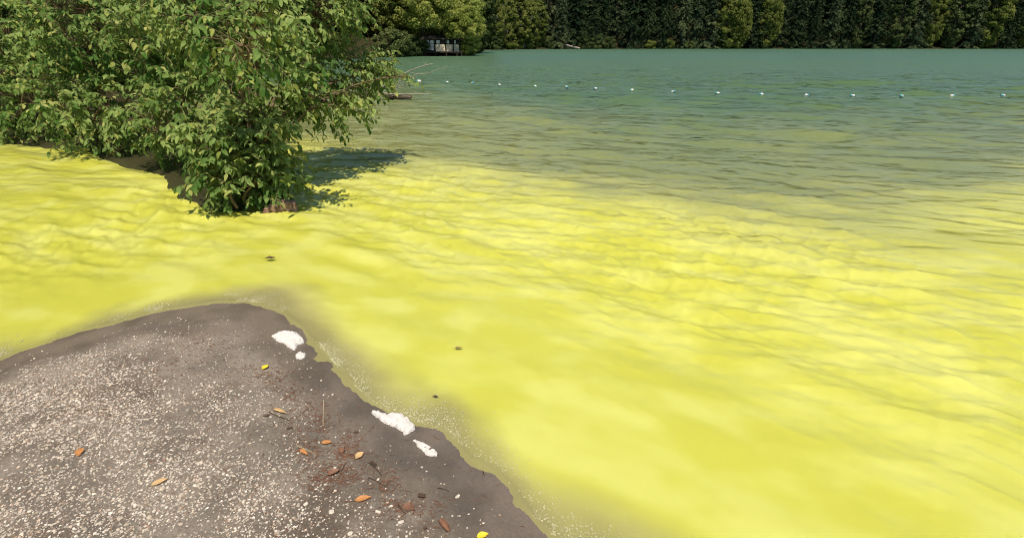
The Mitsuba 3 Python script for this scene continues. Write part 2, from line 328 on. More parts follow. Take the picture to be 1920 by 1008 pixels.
shrub('overhanging_shrub', 'large leafy green shrub arching far out over the yellow water from the left shore', (-3.1, 6.0, 0.1),
      [((-2.95, 6.25, 1.35), (0.75, 0.6, 0.62)), ((-2.36, 7.4, 1.31), (0.68, 0.62, 0.44)), ((-2.35, 4.95, 1.72), (0.50, 0.42, 0.42)), ((-1.76, 7.9, 1.30), (0.36, 0.32, 0.22)), ((-2.65, 7.2, 2.15), (0.95, 0.7, 0.55)), ((-3.4, 6.5, 2.0), (0.75, 0.6, 0.6)), ((-2.3, 6.9, 0.92), (0.50, 0.45, 0.32))], 1050, 22, 21, parts=290, leaf=(0.048, 0.108))
shrub('low_shrub', 'low dark green shrub at the waterline by the reddish rock', (-3.0, 5.45, 0.05),
      [((-2.90, 5.50, 0.36), (0.52, 0.42, 0.36)), ((-2.95, 5.55, 0.75), (0.55, 0.4, 0.35))], 380, 9, 22, parts=120, leaf=(0.06, 0.11), lean=(0.35, -0.3, -0.1))
SH = [((-4.9, 8.0, 0.1), [((-4.5, 7.5, 0.75), (0.95, 0.75, 0.72)), ((-4.8, 8.1, 1.9), (1.0, 0.8, 0.85))], 'leafy green shrub on the bank, first to the left of the arching shrub'),
      ((-7.0, 9.1, 0.1), [((-6.6, 8.6, 0.75), (1.1, 0.8, 0.75)), ((-6.9, 9.1, 2.0), (1.1, 0.9, 0.9))], 'leafy green shrub on the bank, second to the left of the arching shrub'),
      ((-9.3, 10.3, 0.1), [((-8.9, 9.8, 0.8), (1.3, 0.8, 0.8)), ((-9.2, 10.3, 2.2), (1.2, 0.9, 1.0))], 'leafy green shrub on the bank, third to the left of the arching shrub'),
      ((-12.0, 11.4, 0.1), [((-11.6, 10.9, 0.9), (1.5, 0.8, 0.9)), ((-12.0, 11.4, 2.4), (1.4, 0.9, 1.0))], 'leafy green shrub at the far left end of the bank')]
for k, (b, l, lab) in enumerate(SH):
    shrub('bank_shrub', lab, b, l, 520, 9, 31+k, 'shrubs on the left bank', leaf=(0.07, 0.125))

# ------------------------------------------------------------------ trees
def rhombi(pos, nrm, size, g, aspect=0.55):
    n = len(pos); nn = nrm + g.normal(0, 0.5, (n, 3)); nn /= np.linalg.norm(nn, axis=1, keepdims=True)+1e-9
    a = np.cross(nn, g.normal(size=(n, 3))); a /= np.linalg.norm(a, axis=1, keepdims=True)+1e-9
    b = np.cross(nn, a); s = np.asarray(size)[:, None]
    V = np.stack([pos-a*s, pos-b*s*aspect+nn*s*.15, pos+a*s, pos+b*s*aspect+nn*s*.15], 1).reshape(-1, 3)
    k = np.arange(n)[:, None]*4
    return V, np.vstack([k+[0, 1, 2], k+[0, 2, 3]])
def trunk_mesh(h, r0, g, lean=0.0, limbs=0, lo=0.25, spread=0.3):
    p = curve([(0, 0, -0.6), (lean*h*.1, g.normal(0, .1), h*.3), (lean*h*.25, g.normal(0, .2), h*.65), (lean*h*.3, 0, h)], 12)
    ms = [tube(p, np.linspace(r0, r0*.12, 12)*np.r_[1.35, np.ones(11)], 8)]
    for k in range(limbs):
        i = int(g.uniform(lo, 0.85)*11); a = g.uniform(0, 6.28); L = h*spread*g.uniform(.6, 1.1)
        d = np.array([math.cos(a), math.sin(a), g.uniform(.2, .9)]); d /= np.linalg.norm(d)
        ms.append(tube(curve([p[i], p[i]+d*L*.5+[0, 0, .05*L], p[i]+d*L], 6), np.linspace(r0*.35, r0*.06, 6), 5))
    return join(ms)
def broadleaf(seed, h, rad, n_cl, per, fs, lo=0.12, droop=0.0, lean=0.0, cl=(0.16, 0.34)):
    g = np.random.default_rng(seed)
    tr = trunk_mesh(h*.92, h*.017, g, lean, 9, 0.2)
    th = g.uniform(0, 6.283, n_cl); zz = g.uniform(lo, 1, n_cl)
    prof = np.sin(np.pi*np.clip((zz-lo*0.6)/(1.06-lo*.6), 0, 1))**0.55
    rr = rad*prof*g.uniform(0.35, 1, n_cl)**0.5
    c = np.stack([rr*np.cos(th)+lean*h*.25*zz, rr*np.sin(th), zz*h - droop*rr], 1)
    cr = rad*g.uniform(*cl, n_cl)
    idx = np.repeat(np.arange(n_cl), per)
    u = g.normal(size=(len(idx), 3)); u /= np.linalg.norm(u, axis=1, keepdims=True)
    pos = c[idx] + u*cr[idx][:, None]*(g.uniform(.3, 1, (len(idx), 1))**.5)*[1.1, 1.1, .75]
    return tr, mesh(*rhombi(pos, u + [0, 0, .35], g.uniform(.6, 1.3, len(idx))*fs, g))
def conifer(seed, h, rad, fs, levels=34, lo=0.04):
    g = np.random.default_rng(seed)
    tr = trunk_mesh(h, h*.014, g)
    P, N, S = [], [], []
    for z in np.linspace(lo, 0.985, levels):
        L0 = rad*(1-z)**0.8*(0.75+0.5*g.random())+0.25
        for a in g.uniform(0, 6.283, g.integers(5, 9)):
            L = L0*g.uniform(.6, 1.12); k = max(5, int(L/fs*3.4))
            s = g.uniform(.12, 1, k)
            d = np.array([math.cos(a), math.sin(a), 0]); sd_ = np.array([-d[1], d[0], 0])
            w = (1-s)*.36*L + .12
            pos = d*(s*L)[:, None] + sd_*(g.uniform(-1, 1, k)*w)[:, None] + np.array([0, 0, 1])*(z*h - .32*L*s**1.5 + g.normal(0, .10, k))[:, None]
            P.append(pos); N.append(np.tile([d[0]*.5, d[1]*.5, .7], (k, 1))); S.append(fs*g.uniform(.6, 1.25, k))
    return tr, mesh(*rhombi(np.vstack(P), np.vstack(N), np.concatenate(S), g, .4))
def group(name, tr, cr, bsdf):
    scene[name] = {'type': 'shapegroup', 'trunk': ply(tr, 'bark_bsdf', True), 'crown': ply(cr, bsdf, False)}
group('group_willow', *broadleaf(1, 13, 5.2, 190, 150, .18, .04, .2, cl=(.11, .24)), 'leaf_willow')
group('group_willow_low', *broadleaf(2, 8, 4.4, 150, 150, .16, .03, .3, cl=(.11, .24)), 'leaf_willow')
group('group_overhang', *broadleaf(12, 12, 6.0, 190, 170, .18, .40, .1, cl=(.11, .24)), 'leaf_willow')
group('group_maple', *broadleaf(3, 20, 6.0, 260, 90, .30, .02, .1, cl=(.10, .24)), 'leaf_green')
group('group_alder', *broadleaf(4, 24, 4.6, 260, 80, .30, .01, .05, cl=(.10, .24)), 'leaf_dark')
group('group_alder_light', *broadleaf(5, 18, 4.2, 230, 85, .28, .01, .1, cl=(.10, .24)), 'leaf_green')
group('group_bush', *broadleaf(6, 4.5, 3.0, 50, 130, .20, .02, .1), 'leaf_dark')
group('group_bush_light', *broadleaf(9, 4.0, 3.2, 50, 130, .20, .02, .1), 'leaf_green')
group('group_fir', *conifer(7, 34, 5.2, .48, 44), 'needle_dark')
scene['group_wood'] = {'type': 'shapegroup', 'tree': ply(join(list(conifer(17, 30, 5.2, 1.1, 24))), 'needle_dark', False)}
group('group_cedar', *conifer(8, 30, 5.6, .50, 40, .02), 'needle_grey')
placed = np.random.default_rng(11)
def plant(kind, name, label, x, y, s=1.0, grp=None, rot=None, cat='tree', sz=None, dz=0.0, wd=1.0):
    key = thing(name, label, cat, grp)
    z = float(ground_z(np.array([x]), np.array([y]))[0]) + dz
    s *= placed.uniform(.93, 1.07); q = placed.uniform(0, 360)
    scene[key] = {'type': 'instance', 'group': {'type': 'ref', 'id': kind}, 'to_world': T().translate([x, y, max(z, -0.2)]).rotate([0, 0, 1], rot if rot is not None else q).scale([s*wd, s*wd, (sz or s)])}
# headland with the cabin: lit yellow-green trees hanging over the water
for kd, nm, lab, px, y, s in [
    ('group_overhang', 'waterside_tree', 'yellow green tree standing behind the cabin, its crown over the roof', 835, 89.0, 1.0),
    ('group_overhang', 'waterside_tree', 'pale stemmed tree rising at the left side of the cabin', 795, 84.6, 0.85),
    ('group_overhang', 'waterside_tree', 'yellow green tree leaning over the right end of the cabin', 868, 84.9, 0.58),
    ('group_willow', 'waterside_tree', 'bright yellow green tree at the right tip of the wooded point', 879, 86.0, 0.42),
    ('group_willow_low', 'drooping_tree', 'low drooping yellow green tree touching the water right of the cabin', 874, 85.0, 0.36),
    ('group_willow', 'waterside_tree', 'yellow green tree left of the cabin on the wooded point', 778, 88.5, 1.0),
    ('group_alder_light', 'waterside_tree', 'greyer green tree between the shrub and the cabin', 742, 84.5, 0.62),
    ('group_willow', 'waterside_tree', 'tall yellow green tree at the back of the wooded point', 805, 97.0, 1.25),
    ('group_willow', 'waterside_tree', 'broad yellow green tree at the back right of the wooded point', 838, 98.0, 1.15),
    ('group_maple', 'waterside_tree', 'dark green tree behind the wooded point', 752, 101.0, 0.9),
    ('group_alder', 'waterside_tree', 'tall dark tree rising behind the tip of the wooded point', 890, 108.0, 0.9),
    ('group_maple', 'waterside_tree', 'green tree seen above the arching shrub', 700, 92.0, 0.8)]:
    p = aty(px, 95, y); plant(kd, nm, lab, p[0], y, s)
for px, y, s, lab in [(752, 80.0, 0.75, 'dark bush hanging over the water at the left foot of the point'), (772, 82.0, 0.62, 'dark bush beside the pale fallen trunk'), (792, 83.8, 0.45, 'small dark bush against the left side of the cabin'), (735, 77.5, 0.8, 'dark bush behind the tip of the arching shrub')]:
    p = aty(px, 100, y); plant('group_bush', 'waterside_bush', lab, p[0], y, s, cat='bush')
# left shore behind the shrub and off to the left
for k, (x, y, s) in enumerate([(-12, 21, .5), (-15, 19, .45), (-18, 20, .6), (-19, 26, .6), (-20, 30, .7), (-22, 42, .8), (-26, 55, .9), (-27, 68, .9), (-33, 76, 1), (-24, 27, .8), (-30, 40, 1), (-40, 60, 1.1), (-50, 74, 1.1), (-27, 17, .7), (-38, 28, .9), (-55, 48, 1.0), (-19, 10, .5), (-30, 9, .7), (-46, 18, .9)]):
    if land_d(np.array([x-2.0]), np.array([float(y)]))[0] < .5: continue
    plant(['group_maple', 'group_alder_light', 'group_alder'][k % 3], 'left_shore_tree', 'green tree in the woods along the left shore behind the shrubs', x-2, y, s, 'trees of the left shore')
# the far shore
far = np.random.default_rng(12)
FS = np.array([(-19, 118), (-17, 150), (-9, 166), (-2, 182), (12, 203), (50, 208), (105, 212), (222, 209)], float)
seg = np.r_[0, np.cumsum(np.linalg.norm(np.diff(FS, axis=0), axis=1))]
def shore_pt(s, back):
    i = min(np.searchsorted(seg, s, 'right')-1, len(FS)-2); d = (FS[i+1]-FS[i])/np.linalg.norm(FS[i+1]-FS[i])
    return FS[i] + d*(s-seg[i]) + np.array([-d[1], d[0]])*back
ONES = 'first second third fourth fifth sixth seventh eighth ninth tenth eleventh twelfth thirteenth fourteenth fifteenth sixteenth seventeenth eighteenth nineteenth'.split()
def nth(n):
    if n < 20: return ONES[n-1]
    t_, o = divmod(n, 10); return ['twentieth', 'thirtieth', 'fortieth', 'fiftieth'][t_-2] if o == 0 else ['twenty', 'thirty', 'forty', 'fifty'][t_-2] + '-' + ONES[o-1]
s, count = 4.0, {}
while s < seg[-1]-4:
    x, y = shore_pt(s, far.uniform(0.6, 3.5)); px = 960 + F*x/(y*math.cos(PITCH)+0.6)
    con = far.random() < (0.10 if px < 1040 else 0.25 if px < 1120 else 0.72)
    if con: kd, nm, lab = [('group_fir', 'fir_tree', 'dark fir'), ('group_cedar', 'cedar_tree', 'grey green cedar')][int(far.random() < .5)]
    else: kd, nm, lab = [('group_alder', 'alder_tree', 'dark green alder'), ('group_maple', 'maple_tree', 'broad mid green maple'), ('group_alder_light', 'young_alder_tree', 'lighter green young alder')][far.integers(0, 3 if px < 1010 or abs(px-1360) < 40 else 2)]
    count[lab] = count.get(lab, 0)+1
    plant(kd, nm, f'{lab} by the far shore, {nth(count[lab])} of its kind from the left', x, y, far.uniform(.8, 1.1), 'front trees of the far shore', wd=far.uniform(.68, 1.05))
    s += far.uniform(4.6, 8.2) if not 1085 < px < 1165 else 14.0
for back in (15, 26):
    s = 2.0
    while s < seg[-1]-4:
        x, y = shore_pt(s, back + far.uniform(-4, 4))
        plant('group_fir' if far.random() < .6 else 'group_cedar', 'fir_tree', 'dark fir on the slope, half hidden behind the front trees of the far shore', x, y, far.uniform(.85, 1.15), 'firs up the far slope')
        s += far.uniform(6.5, 10.5) + back*.05
labels['hill_forest'] = {'label': 'dark conifer forest covering the hills above the lake', 'category': 'forest', 'kind': 'stuff'}
n = 0
for k in range(170):
    x, y = far.uniform(-130, -16), far.uniform(22, 210)
    if land_d(np.array([x]), np.array([y]))[0] < 12: continue
    z = float(ground_z(np.array([x]), np.array([y]))[0]); q = far.uniform(.8, 1.1); n += 1
    scene[f'hill_forest__{n:03d}'] = {'type': 'instance', 'group': {'type': 'ref', 'id': 'group_wood'}, 'to_world': T().translate([x, y, z]).rotate([0, 0, 1], far.uniform(0, 360)).scale([1.3*q, 1.3*q, q])}
for back in (38, 54, 72, 92, 115, 140):
    s = -60.0
    while s < seg[-1]+40:
        x, y = shore_pt(min(max(s, 1), seg[-1]-1), back + far.uniform(-7, 7)); x += min(s-1, 0) + max(s-seg[-1]+1, 0)
        if land_d(np.array([x]), np.array([y]))[0] > 6:
            z = float(ground_z(np.array([x]), np.array([y]))[0]); q = far.uniform(.8, 1.15); n += 1
            scene[f'hill_forest__{n:03d}'] = {'type': 'instance', 'group': {'type': 'ref', 'id': 'group_wood'}, 'to_world': T().translate([x, y, z]).rotate([0, 0, 1], far.uniform(0, 360)).scale([1.35*q, 1.35*q, q])}
        s += far.uniform(9, 15) + back*.03
for px, s, lab, kd in [(1255, .9, 'pale green bush lit by the sun at the foot of the far firs', 'group_bush_light'), (1225, .7, 'paler green bush left of the sunlit one on the far shore', 'group_bush_light'), (1030, .8, 'green bush near the fallen trunk on the far shore', 'group_bush'), (1300, .6, 'small green bush right of the sunlit ones on the far shore', 'group_bush_light'),
                       (1096, .9, 'dark bush in the shaded gap of the far shore, first from the fallen log', 'group_bush'), (1118, 1.0, 'dark bush in the shaded gap of the far shore, second from the fallen log', 'group_bush'), (1142, .9, 'dark bush in the shaded gap of the far shore, third from the fallen log', 'group_bush'),
                       (960, .7, 'green bush where the far shore turns away', 'group_bush_light'), (925, .8, 'green bush in the bay beyond the wooded point', 'group_bush'), (1375, .6, 'small dark bush on the far shore near the right', 'group_bush')]:
    y = 205.0 if px > 1000 else 178.0 if px > 940 else 164.0
    x = aty(px, 92, y)[0]
    while LAKE.contains(shapely.Point(x, y)): y += 0.5
    plant(kd, 'shore_bush', lab, x, y+0.5, s, cat='bush')
# pale fallen trunks on the far shore
def log_thing(name, label, p0, p1, r, bsdf, cat='log', sides=9, seed=0, stubs=2):
    g = np.random.default_rng(seed); p0, p1 = np.array(p0, float), np.array(p1, float)
    pts = curve([p0, (p0+p1)/2+g.normal(0, .03, 3)*np.linalg.norm(p1-p0), p1], 10)
    t = thing(name, label, cat)
    part(t, 'trunk', tube(pts, r*np.linspace(1, .72, 10)*(1+g.normal(0, .05, 10)), sides), bsdf, True)
    for k in range(stubs):
        i = g.integers(2, 8); d = g.normal(size=3); d[2] = abs(d[2])+.3; d /= np.linalg.norm(d)
        part(t, 'branch_stub', tube([pts[i], pts[i]+d*r*1.6, pts[i]+d*r*3+[0, 0, -.2*r]], [r*.35, r*.28, r*.15], 6), bsdf, True)
    return t
a, b = aty(1050, 84, 204), aty(1087, 90.5, 203.5)
log_thing('driftwood_log', 'pale fallen log slanting into the water on the far shore', (a[0], 204.5, 1.9), (b[0], 202.8, 0.25), 0.42, 'deadwood_bsdf', seed=2)
a, b = aty(758, 82, 82), aty(778, 83, 82)
log_thing('leaning_trunk', 'pale trunk lying among the dark bushes left of the cabin', a, b, 0.14, 'deadwood_bsdf', seed=3)

# ------------------------------------------------------------------ cabin on the point
cab = thing('lake_cabin', 'cream walled cabin with dark window band on a dock under the trees', 'cabin')
Y = 83.6; X = lambda px: aty(px, 95, Y)[0]; Zc = lambda py: aty(830, py, Y)[2]
x0, x1 = X(797), X(862)
part(cab, 'deck', box(x0-.3, x1+.5, Y-1.0, Y+4.6, 0.48, 0.62), 'dark_timber')
for px in (800, 818, 838, 858, 866):
    part(cab, 'pile', trimesh.creation.cylinder(0.11, 2.2, sections=8, transform=trimesh.transformations.translation_matrix((X(px), Y-.85, -0.45))), 'dark_timber', 40)
xa, xb, xc = X(816), X(836), X(862)
for k, (u0, u1) in enumerate(((xa, xb-.06), (xb+.06, X(850)), (X(850)+.1, xc))):
    w = part(cab, 'wall_panel', box(u0, u1, Y, Y+.12, 0.62, 1.62), 'cream_board')
    for j in range(4): part(w, 'board', box(u0+.01, u1-.01, Y-.02, Y-.001, 0.66+.24*j, 0.87+.24*j), 'cream_board')
part(cab, 'back_wall', box(x0, xc, Y+4.2, Y+4.35, 0.62, 2.5), 'dark_timber')
part(cab, 'side_wall', box(xc-.14, xc-.02, Y+.13, Y+4.2, 0.62, 2.3), 'cream_board')
for px in (816, 836, 850, 862):
    part(cab, 'post', box(X(px)-.09, X(px)+.09, Y-.06, Y+.06, 0.62, 2.3), 'dark_timber')
for u0, u1 in ((xa+.15, xb-.15), (xb+.15, X(850)-.12), (X(850)+.12, xc-.12)):
    w = part(cab, 'window', box(u0, u1, Y+.03, Y+.08, 1.66, 2.28), 'dark_timber')
    n = max(2, int((u1-u0)/.6))
    for j in range(n):
        a0 = u0+.06+(u1-u0-.06)/n*j
        part(w, 'pane', box(a0, a0+(u1-u0-.06)/n-.07, Y+.005, Y+.029, 1.74, 2.2), 'window_glass' if (j % 2) else 'white_frame')
# the white paned door at the left
dr_ = part(cab, 'door', box(X(798), X(815), Y+.02, Y+.10, 0.62, 2.28), 'dark_timber', label='dark door with white panes')
for i in range(2):
    for j in range(3):
        a0 = X(799.3)+i*(X(807.3)-X(799.3)); z0 = 0.80+j*.49
        part(dr_, 'pane', box(a0, a0+.52, Y-.01, Y+.019, z0, z0+.42), 'white_frame')
roof = trimesh.Trimesh(*[np.array(q) for q in ([(x0-.6, Y-.22, 2.3), (xc+.6, Y-.22, 2.3), (xc+.6, Y+2.1, 2.95), (x0-.6, Y+2.1, 2.95), (x0-.6, Y+5.0, 2.3), (xc+.6, Y+5.0, 2.3),
       (x0-.6, Y-.22, 2.42), (xc+.6, Y-.22, 2.42), (xc+.6, Y+2.1, 3.07), (x0-.6, Y+2.1, 3.07), (x0-.6, Y+5.0, 2.42), (xc+.6, Y+5.0, 2.42)],
       [(0, 3, 2), (0, 2, 1), (3, 4, 5), (3, 5, 2), (6, 7, 8), (6, 8, 9), (9, 8, 11), (9, 11, 10), (0, 1, 7), (0, 7, 6), (4, 10, 11), (4, 11, 5), (0, 6, 9), (0, 9, 3), (3, 9, 10), (3, 10, 4), (1, 2, 8), (1, 8, 7), (2, 5, 11), (2, 11, 8)])], process=False)
part(cab, 'roof', roof, 'roof_shingle')

# ------------------------------------------------------------------ float line
fl_px = [(785, 153.5), (838, 155), (886, 156.5), (936, 160), (1003, 162.5), (1063, 164), (1116, 167), (1184, 170), (1262, 173), (1345, 176), (1427, 178), (1512, 179.5), (1598, 180.5), (1690, 181), (1785, 181), (1880, 180)]
def float_mesh(x0, x1, r=0.085):
    s = np.linspace(x0, x1, 9); prof = np.sqrt(np.maximum(0, 1-(s/0.17)**2))**0.8*r + 0.012
    return tube(np.stack([s, 0*s, 0*s], 1), prof, 12)
WH, BL = ply(float_mesh(-0.02, 0.165), 'white_plastic', 50), ply(float_mesh(-0.165, -0.021), 'blue_plastic', 50)
where = ['first float of the line, blue and white, beside the tip of the bare branch'] + [f'blue and white float on the swim line, {w} from the bare branch' for w in ('second', 'third', 'fourth', 'fifth', 'sixth', 'seventh', 'eighth', 'ninth', 'tenth', 'eleventh', 'twelfth', 'thirteenth', 'fourteenth', 'fifteenth', 'sixteenth')]
FP = np.array([atz(*p) for p in fl_px])
for i, p in enumerate(FP):
    d = FP[min(i+1, len(FP)-1)]-FP[max(i-1, 0)]
    k = thing('rope_float', where[i], 'float', 'floats of the swim line')
    sgn = [1, 1, -1][i % 3]; sc = 0.75 if i == 0 else 0.46
    M = T().translate([p[0], p[1], 0.02]).rotate([0, 0, 1], math.degrees(math.atan2(d[1], d[0])) + (180 if sgn < 0 else 0) + float(placed.normal(0, 9))).rotate([0, 1, 0], float(placed.normal(0, 6))).scale(sc)
    scene[k+'__body'] = {**WH, 'to_world': M}; scene[k+'__blue_end'] = {**BL, 'to_world': M}
rp = curve(FP + [0, 0, 0.0], 160); rp[:, 2] = -0.02 - 0.02*np.abs(np.sin(np.arange(160)*0.9))
t = thing('float_rope', 'thin rope joining the floats at the water surface', 'rope'); put(t, tube(rp, 0.007, 5), 'rope_bsdf', True)

# ------------------------------------------------------------------ bare fallen branch and log
t = thing('bare_branch', 'bare pale dead branch rising out of the water beyond the shrub', 'branch')
Yb = 17.6
bp = lambda px, py, y=Yb: aty(px, py, y)
part(t, 'main_limb', tube(curve([atz(672, 184, 0.06), bp(700, 174), bp(722, 176), bp(760, 177), bp(809, 176.5)], 16), np.linspace(.055, .012, 16), 7), 'deadwood_bsdf', True)
for pts, r in [([(712, 175), (735, 158), (765, 147), (786, 136)], .020), ([(722, 176), (745, 162), (772, 158), (790, 156)], .015), ([(705, 173), (740, 148), (775, 130), (800, 122), (812, 119)], .022), ([(770, 136), (800, 138), (825, 129), (840, 126)], .011),
               ([(798, 123), (799, 117)], .010), ([(728, 170), (752, 165), (760, 166)], .012), ([(716, 172), (728, 152), (748, 140)], .014), ([(740, 158), (757, 154), (775, 151)], .010)]:
    P = np.array([bp(a, b, Yb + 0.12*i) for i, (a, b) in enumerate(pts)])
    part(t, 'twig', tube(curve(P, 10) if len(P) > 2 else P, np.linspace(r, r*.4, 10 if len(P) > 2 else 2), 5), 'deadwood_bsdf', True)
log_thing('floating_log', 'dark wet log floating just in front of the bare branch', atz(722, 181, 0.05), atz(771, 182.5, 0.05), 0.075, 'wetwood_bsdf', seed=5, stubs=1)

# ------------------------------------------------------------------ rock, floating bits
def rock(r, seed, sub=3, amp=.35):
    m = trimesh.creation.icosphere(sub, 1.0); v = m.vertices
    n = meshkit.fbm(v*1.3+seed, 3, seed)-.5; n2_ = meshkit.fbm(v*4+seed, 3, seed+9)-.5
    m.vertices = v*(1+amp*2*n+amp*.5*n2_)[:, None]*np.array(r); return m
t = thing('shore_rock', 'reddish brown rock half out of the water under the low shrub', 'rock')
p = atz(523, 396, 0.0)
m = rock((0.135, 0.11, 0.085), 3); m.apply_translation(p+[0, .05, .03]); part(t, 'boulder', m, 'rock_bsdf', 45)
m = rock((0.055, 0.05, 0.075), 8); m.apply_translation(p+[.13, .06, .03]); part(t, 'broken_shoulder', m, 'rock_bsdf', 45)
m = rock((0.05, 0.05, 0.05), 5, 2); m.apply_translation(p+[-.12, .0, .0]); part(t, 'broken_shoulder', m, 'rock_bsdf', 45)

def leaf_mesh(L, w, curl, g, thick=0.0006):
    """a fallen leaf: lengthwise along x, with a stalk; a thin closed blade"""
    s = np.linspace(0, 1, 9); c = np.linspace(-1, 1, 5)
    S, C = np.meshgrid(s, c, indexing='ij')
    half = w*np.sin(np.pi*s**0.8)**0.85; half[[0, -1]] = 0.0008/L
    yy = C*half[:, None]*(1+g.normal(0, .04, S.shape))
    zz = curl*(C**2*.7*half[:, None]/w*.5 + .5*(S-.5)**2) + g.normal(0, .012, S.shape)
    top = np.stack([S*L, yy*L, zz*L+.003], -1).reshape(-1, 3); bot = top-[0, 0, thick]
    f = gridfaces(9, 5, False); n = len(top)
    i = np.arange(8); e = []
    for col in (0, 4):
        a0, a1 = i*5+col, (i+1)*5+col; e += [np.stack([a0, a1, a1+n], 1), np.stack([a0, a1+n, a0+n], 1)]
    blade = mesh(np.vstack([top, bot]), np.vstack([f, f[:, ::-1]+n, *e]))
    stalk = tube(curve([(0, 0, zz[0, 2]*L+.003), (-.12*L, .02*L, .003), (-.28*L, .05*L, .002)], 5), [.0011, .0009, .0008, .0008, .0007], 5)
    return blade, stalk
def on_ground(px, py):
    lo, hi = 0.3, 9.0; d = ray(px, py)
    tt = np.linspace(0.8, 6, 1500); P = CAM + d*tt[:, None]
    z = ground_z(P[:, 0], P[:, 1]); i = np.argmax(P[:, 2] < z); return np.array([P[i, 0], P[i, 1], z[i]])
def place(m, p, deg, tilt=0):
    m = m.copy(); m.apply_transform(trimesh.transformations.euler_matrix(math.radians(tilt), 0, math.radians(deg))); m.apply_translation(p); return m
lg = np.random.default_rng(41)
def fallen_leaf(px, py, L, w, deg, bsdf, label, curl=.25, z=None):
    p = on_ground(px, py) if z is None else atz(px, py, z)
    bl, st = leaf_mesh(L, w, curl, lg)
    t = thing('fallen_leaf', label, 'leaf'); off = np.array([math.cos(math.radians(deg)), math.sin(math.radians(deg)), 0])*L/2
    part(t, 'blade', place(bl, p-off+[0, 0, .002], deg), bsdf, True); part(t, 'stalk', place(st, p-off+[0, 0, .002], deg), 'brown_leaf', True)
fallen_leaf(681, 937, .062, .22, 18, 'orange_leaf', 'largest orange leaf, lying on bare sand at the bottom of the beach')
fallen_leaf(613, 831, .045, .27, 5, 'orange_leaf', 'small rounded orange leaf beside the thin upright stalk')
fallen_leaf(675, 856, .045, .34, 60, 'tan_leaf', 'crumpled tan leaf at the head of the dark debris line', .6)
fallen_leaf(525, 774, .075, .13, -20, 'tan_leaf', 'long narrow curled tan leaf in the gravel at the left', .5)
fallen_leaf(498, 690, .045, .35, 75, 'yellow_leaf', 'bright yellow leaf at the upper end of the gravel', .5)
fallen_leaf(905, 1006, .045, .30, 20, 'yellow_leaf', 'yellow green leaf cut off by the bottom edge of the picture', .4)
fallen_leaf(768, 953, .050, .42, -30, 'red_bark', 'reddish brown crumpled leaf with a dark stick across it', .35)
fallen_leaf(640, 846, .045, .30, 120, 'red_bark', 'rust coloured leaf scrap in the debris between the two orange leaves', .5)
fallen_leaf(570, 850, .055, .16, -35, 'orange_leaf', 'thin rust orange leaf among the needles on the gravel', .4)
fallen_leaf(626, 888, .05, .3, 35, 'red_bark', 'dark rust leaf in the thickest pile of needles', .6)
fallen_leaf(300, 905, .055, .25, 40, 'tan_leaf', 'tan leaf on the gravel far to the left')
fallen_leaf(150, 850, .05, .3, -60, 'orange_leaf', 'orange leaf on the gravel at the far left')
fallen_leaf(507, 485, .085, .24, 5, 'dark_bark', 'dark leaf floating on the yellow water near the left shore', .35, z=.008)
fallen_leaf(817, 744, .028, .25, -10, 'dark_bark', 'small dark leaf scrap drifting in the shallows above the foam', .3, z=.006)
fallen_leaf(860, 653, .045, .15, 0, 'brown_leaf', 'thin brown leaf scrap drifting farther out on the yellow water', .2, z=.008)

def bark(px, py, L, W, deg, bsdf, label, cup=.5, name='bark_chip'):
    p = on_ground(px, py); s = np.linspace(-.5, .5, 8); c = np.linspace(-1, 1, 5)
    S, C = np.meshgrid(s, c, indexing='ij'); g = lg
    yy = C*W/2*(1-.35*np.abs(2*S)**3)*(1+g.normal(0, .07, S.shape)); zz = cup*W*(C**2)*.8 + g.normal(0, .0006, S.shape) + .001
    top = np.stack([S*L*(1+g.normal(0, .02, S.shape)), yy, zz+.0025], -1).reshape(-1, 3); bot = np.stack([S*L, yy*1.02, zz], -1).reshape(-1, 3)
    f = gridfaces(8, 5, False); n = len(top); e = []
    ring = np.r_[np.arange(0, 40, 5), np.arange(36, 40), np.arange(34, -1, -5), [3, 2, 1]]
    r2 = np.roll(ring, -1); e = [np.stack([ring, r2, r2+n], 1), np.stack([ring, r2+n, ring+n], 1)]
    t = thing(name, label, 'bark'); put(t, place(mesh(np.vstack([top, bot]), np.vstack([f, f[:, ::-1]+n, *e])), p, deg), bsdf, 40)
bark(833, 986, .062, .024, -52, 'red_bark', 'long curled strip of reddish bark at the bottom of the damp sand')
bark(791, 932, .030, .016, -10, 'dark_bark', 'small dark cupped bark piece on the damp sand above the long strip', .7)
bark(700, 870, .040, .014, -42, 'dark_bark', 'dark bark sliver in the middle of the debris line', .3)
bark(797, 991, .014, .010, 40, 'dark_bark', 'dark speck of bark left of the long curled strip', .3)
bark(500, 780, .03, .014, 10, 'dark_bark', 'dark bark flake at the left edge of the gravel', .3)
bark(668, 811, .022, .012, -15, 'dark_bark', 'dark bark crumb above the tan leaf', .3)
bark(543, 803, .024, .014, 20, 'dark_bark', 'dark bark crumb in the gravel below the long tan leaf', .3)
def twig(pts, r, bsdf, label, lift=.003):
    P = np.array([on_ground(*q) + [0, 0, lift+r] for q in pts])
    t = thing('twig', label, 'twig'); put(t, tube(curve(P, 8) if len(P) > 2 else P, np.linspace(r, r*.6, 8 if len(P) > 2 else 2), 6), bsdf, True)
twig([(607, 752), (606.5, 770), (606, 800)], .0022, 'pale_twig', 'thin pale stalk lying upright in view above the small orange leaf')
twig([(747, 948), (752, 955), (760, 964)], .003, 'dark_bark', 'short dark stick across the reddish crumpled leaf')
twig([(820, 916), (832, 918), (842, 922)], .002, 'dark_bark', 'thin dark twig on the smooth wet sand')
twig([(906, 884), (908, 893)], .002, 'dark_bark', 'tiny dark twig standing at the water edge')
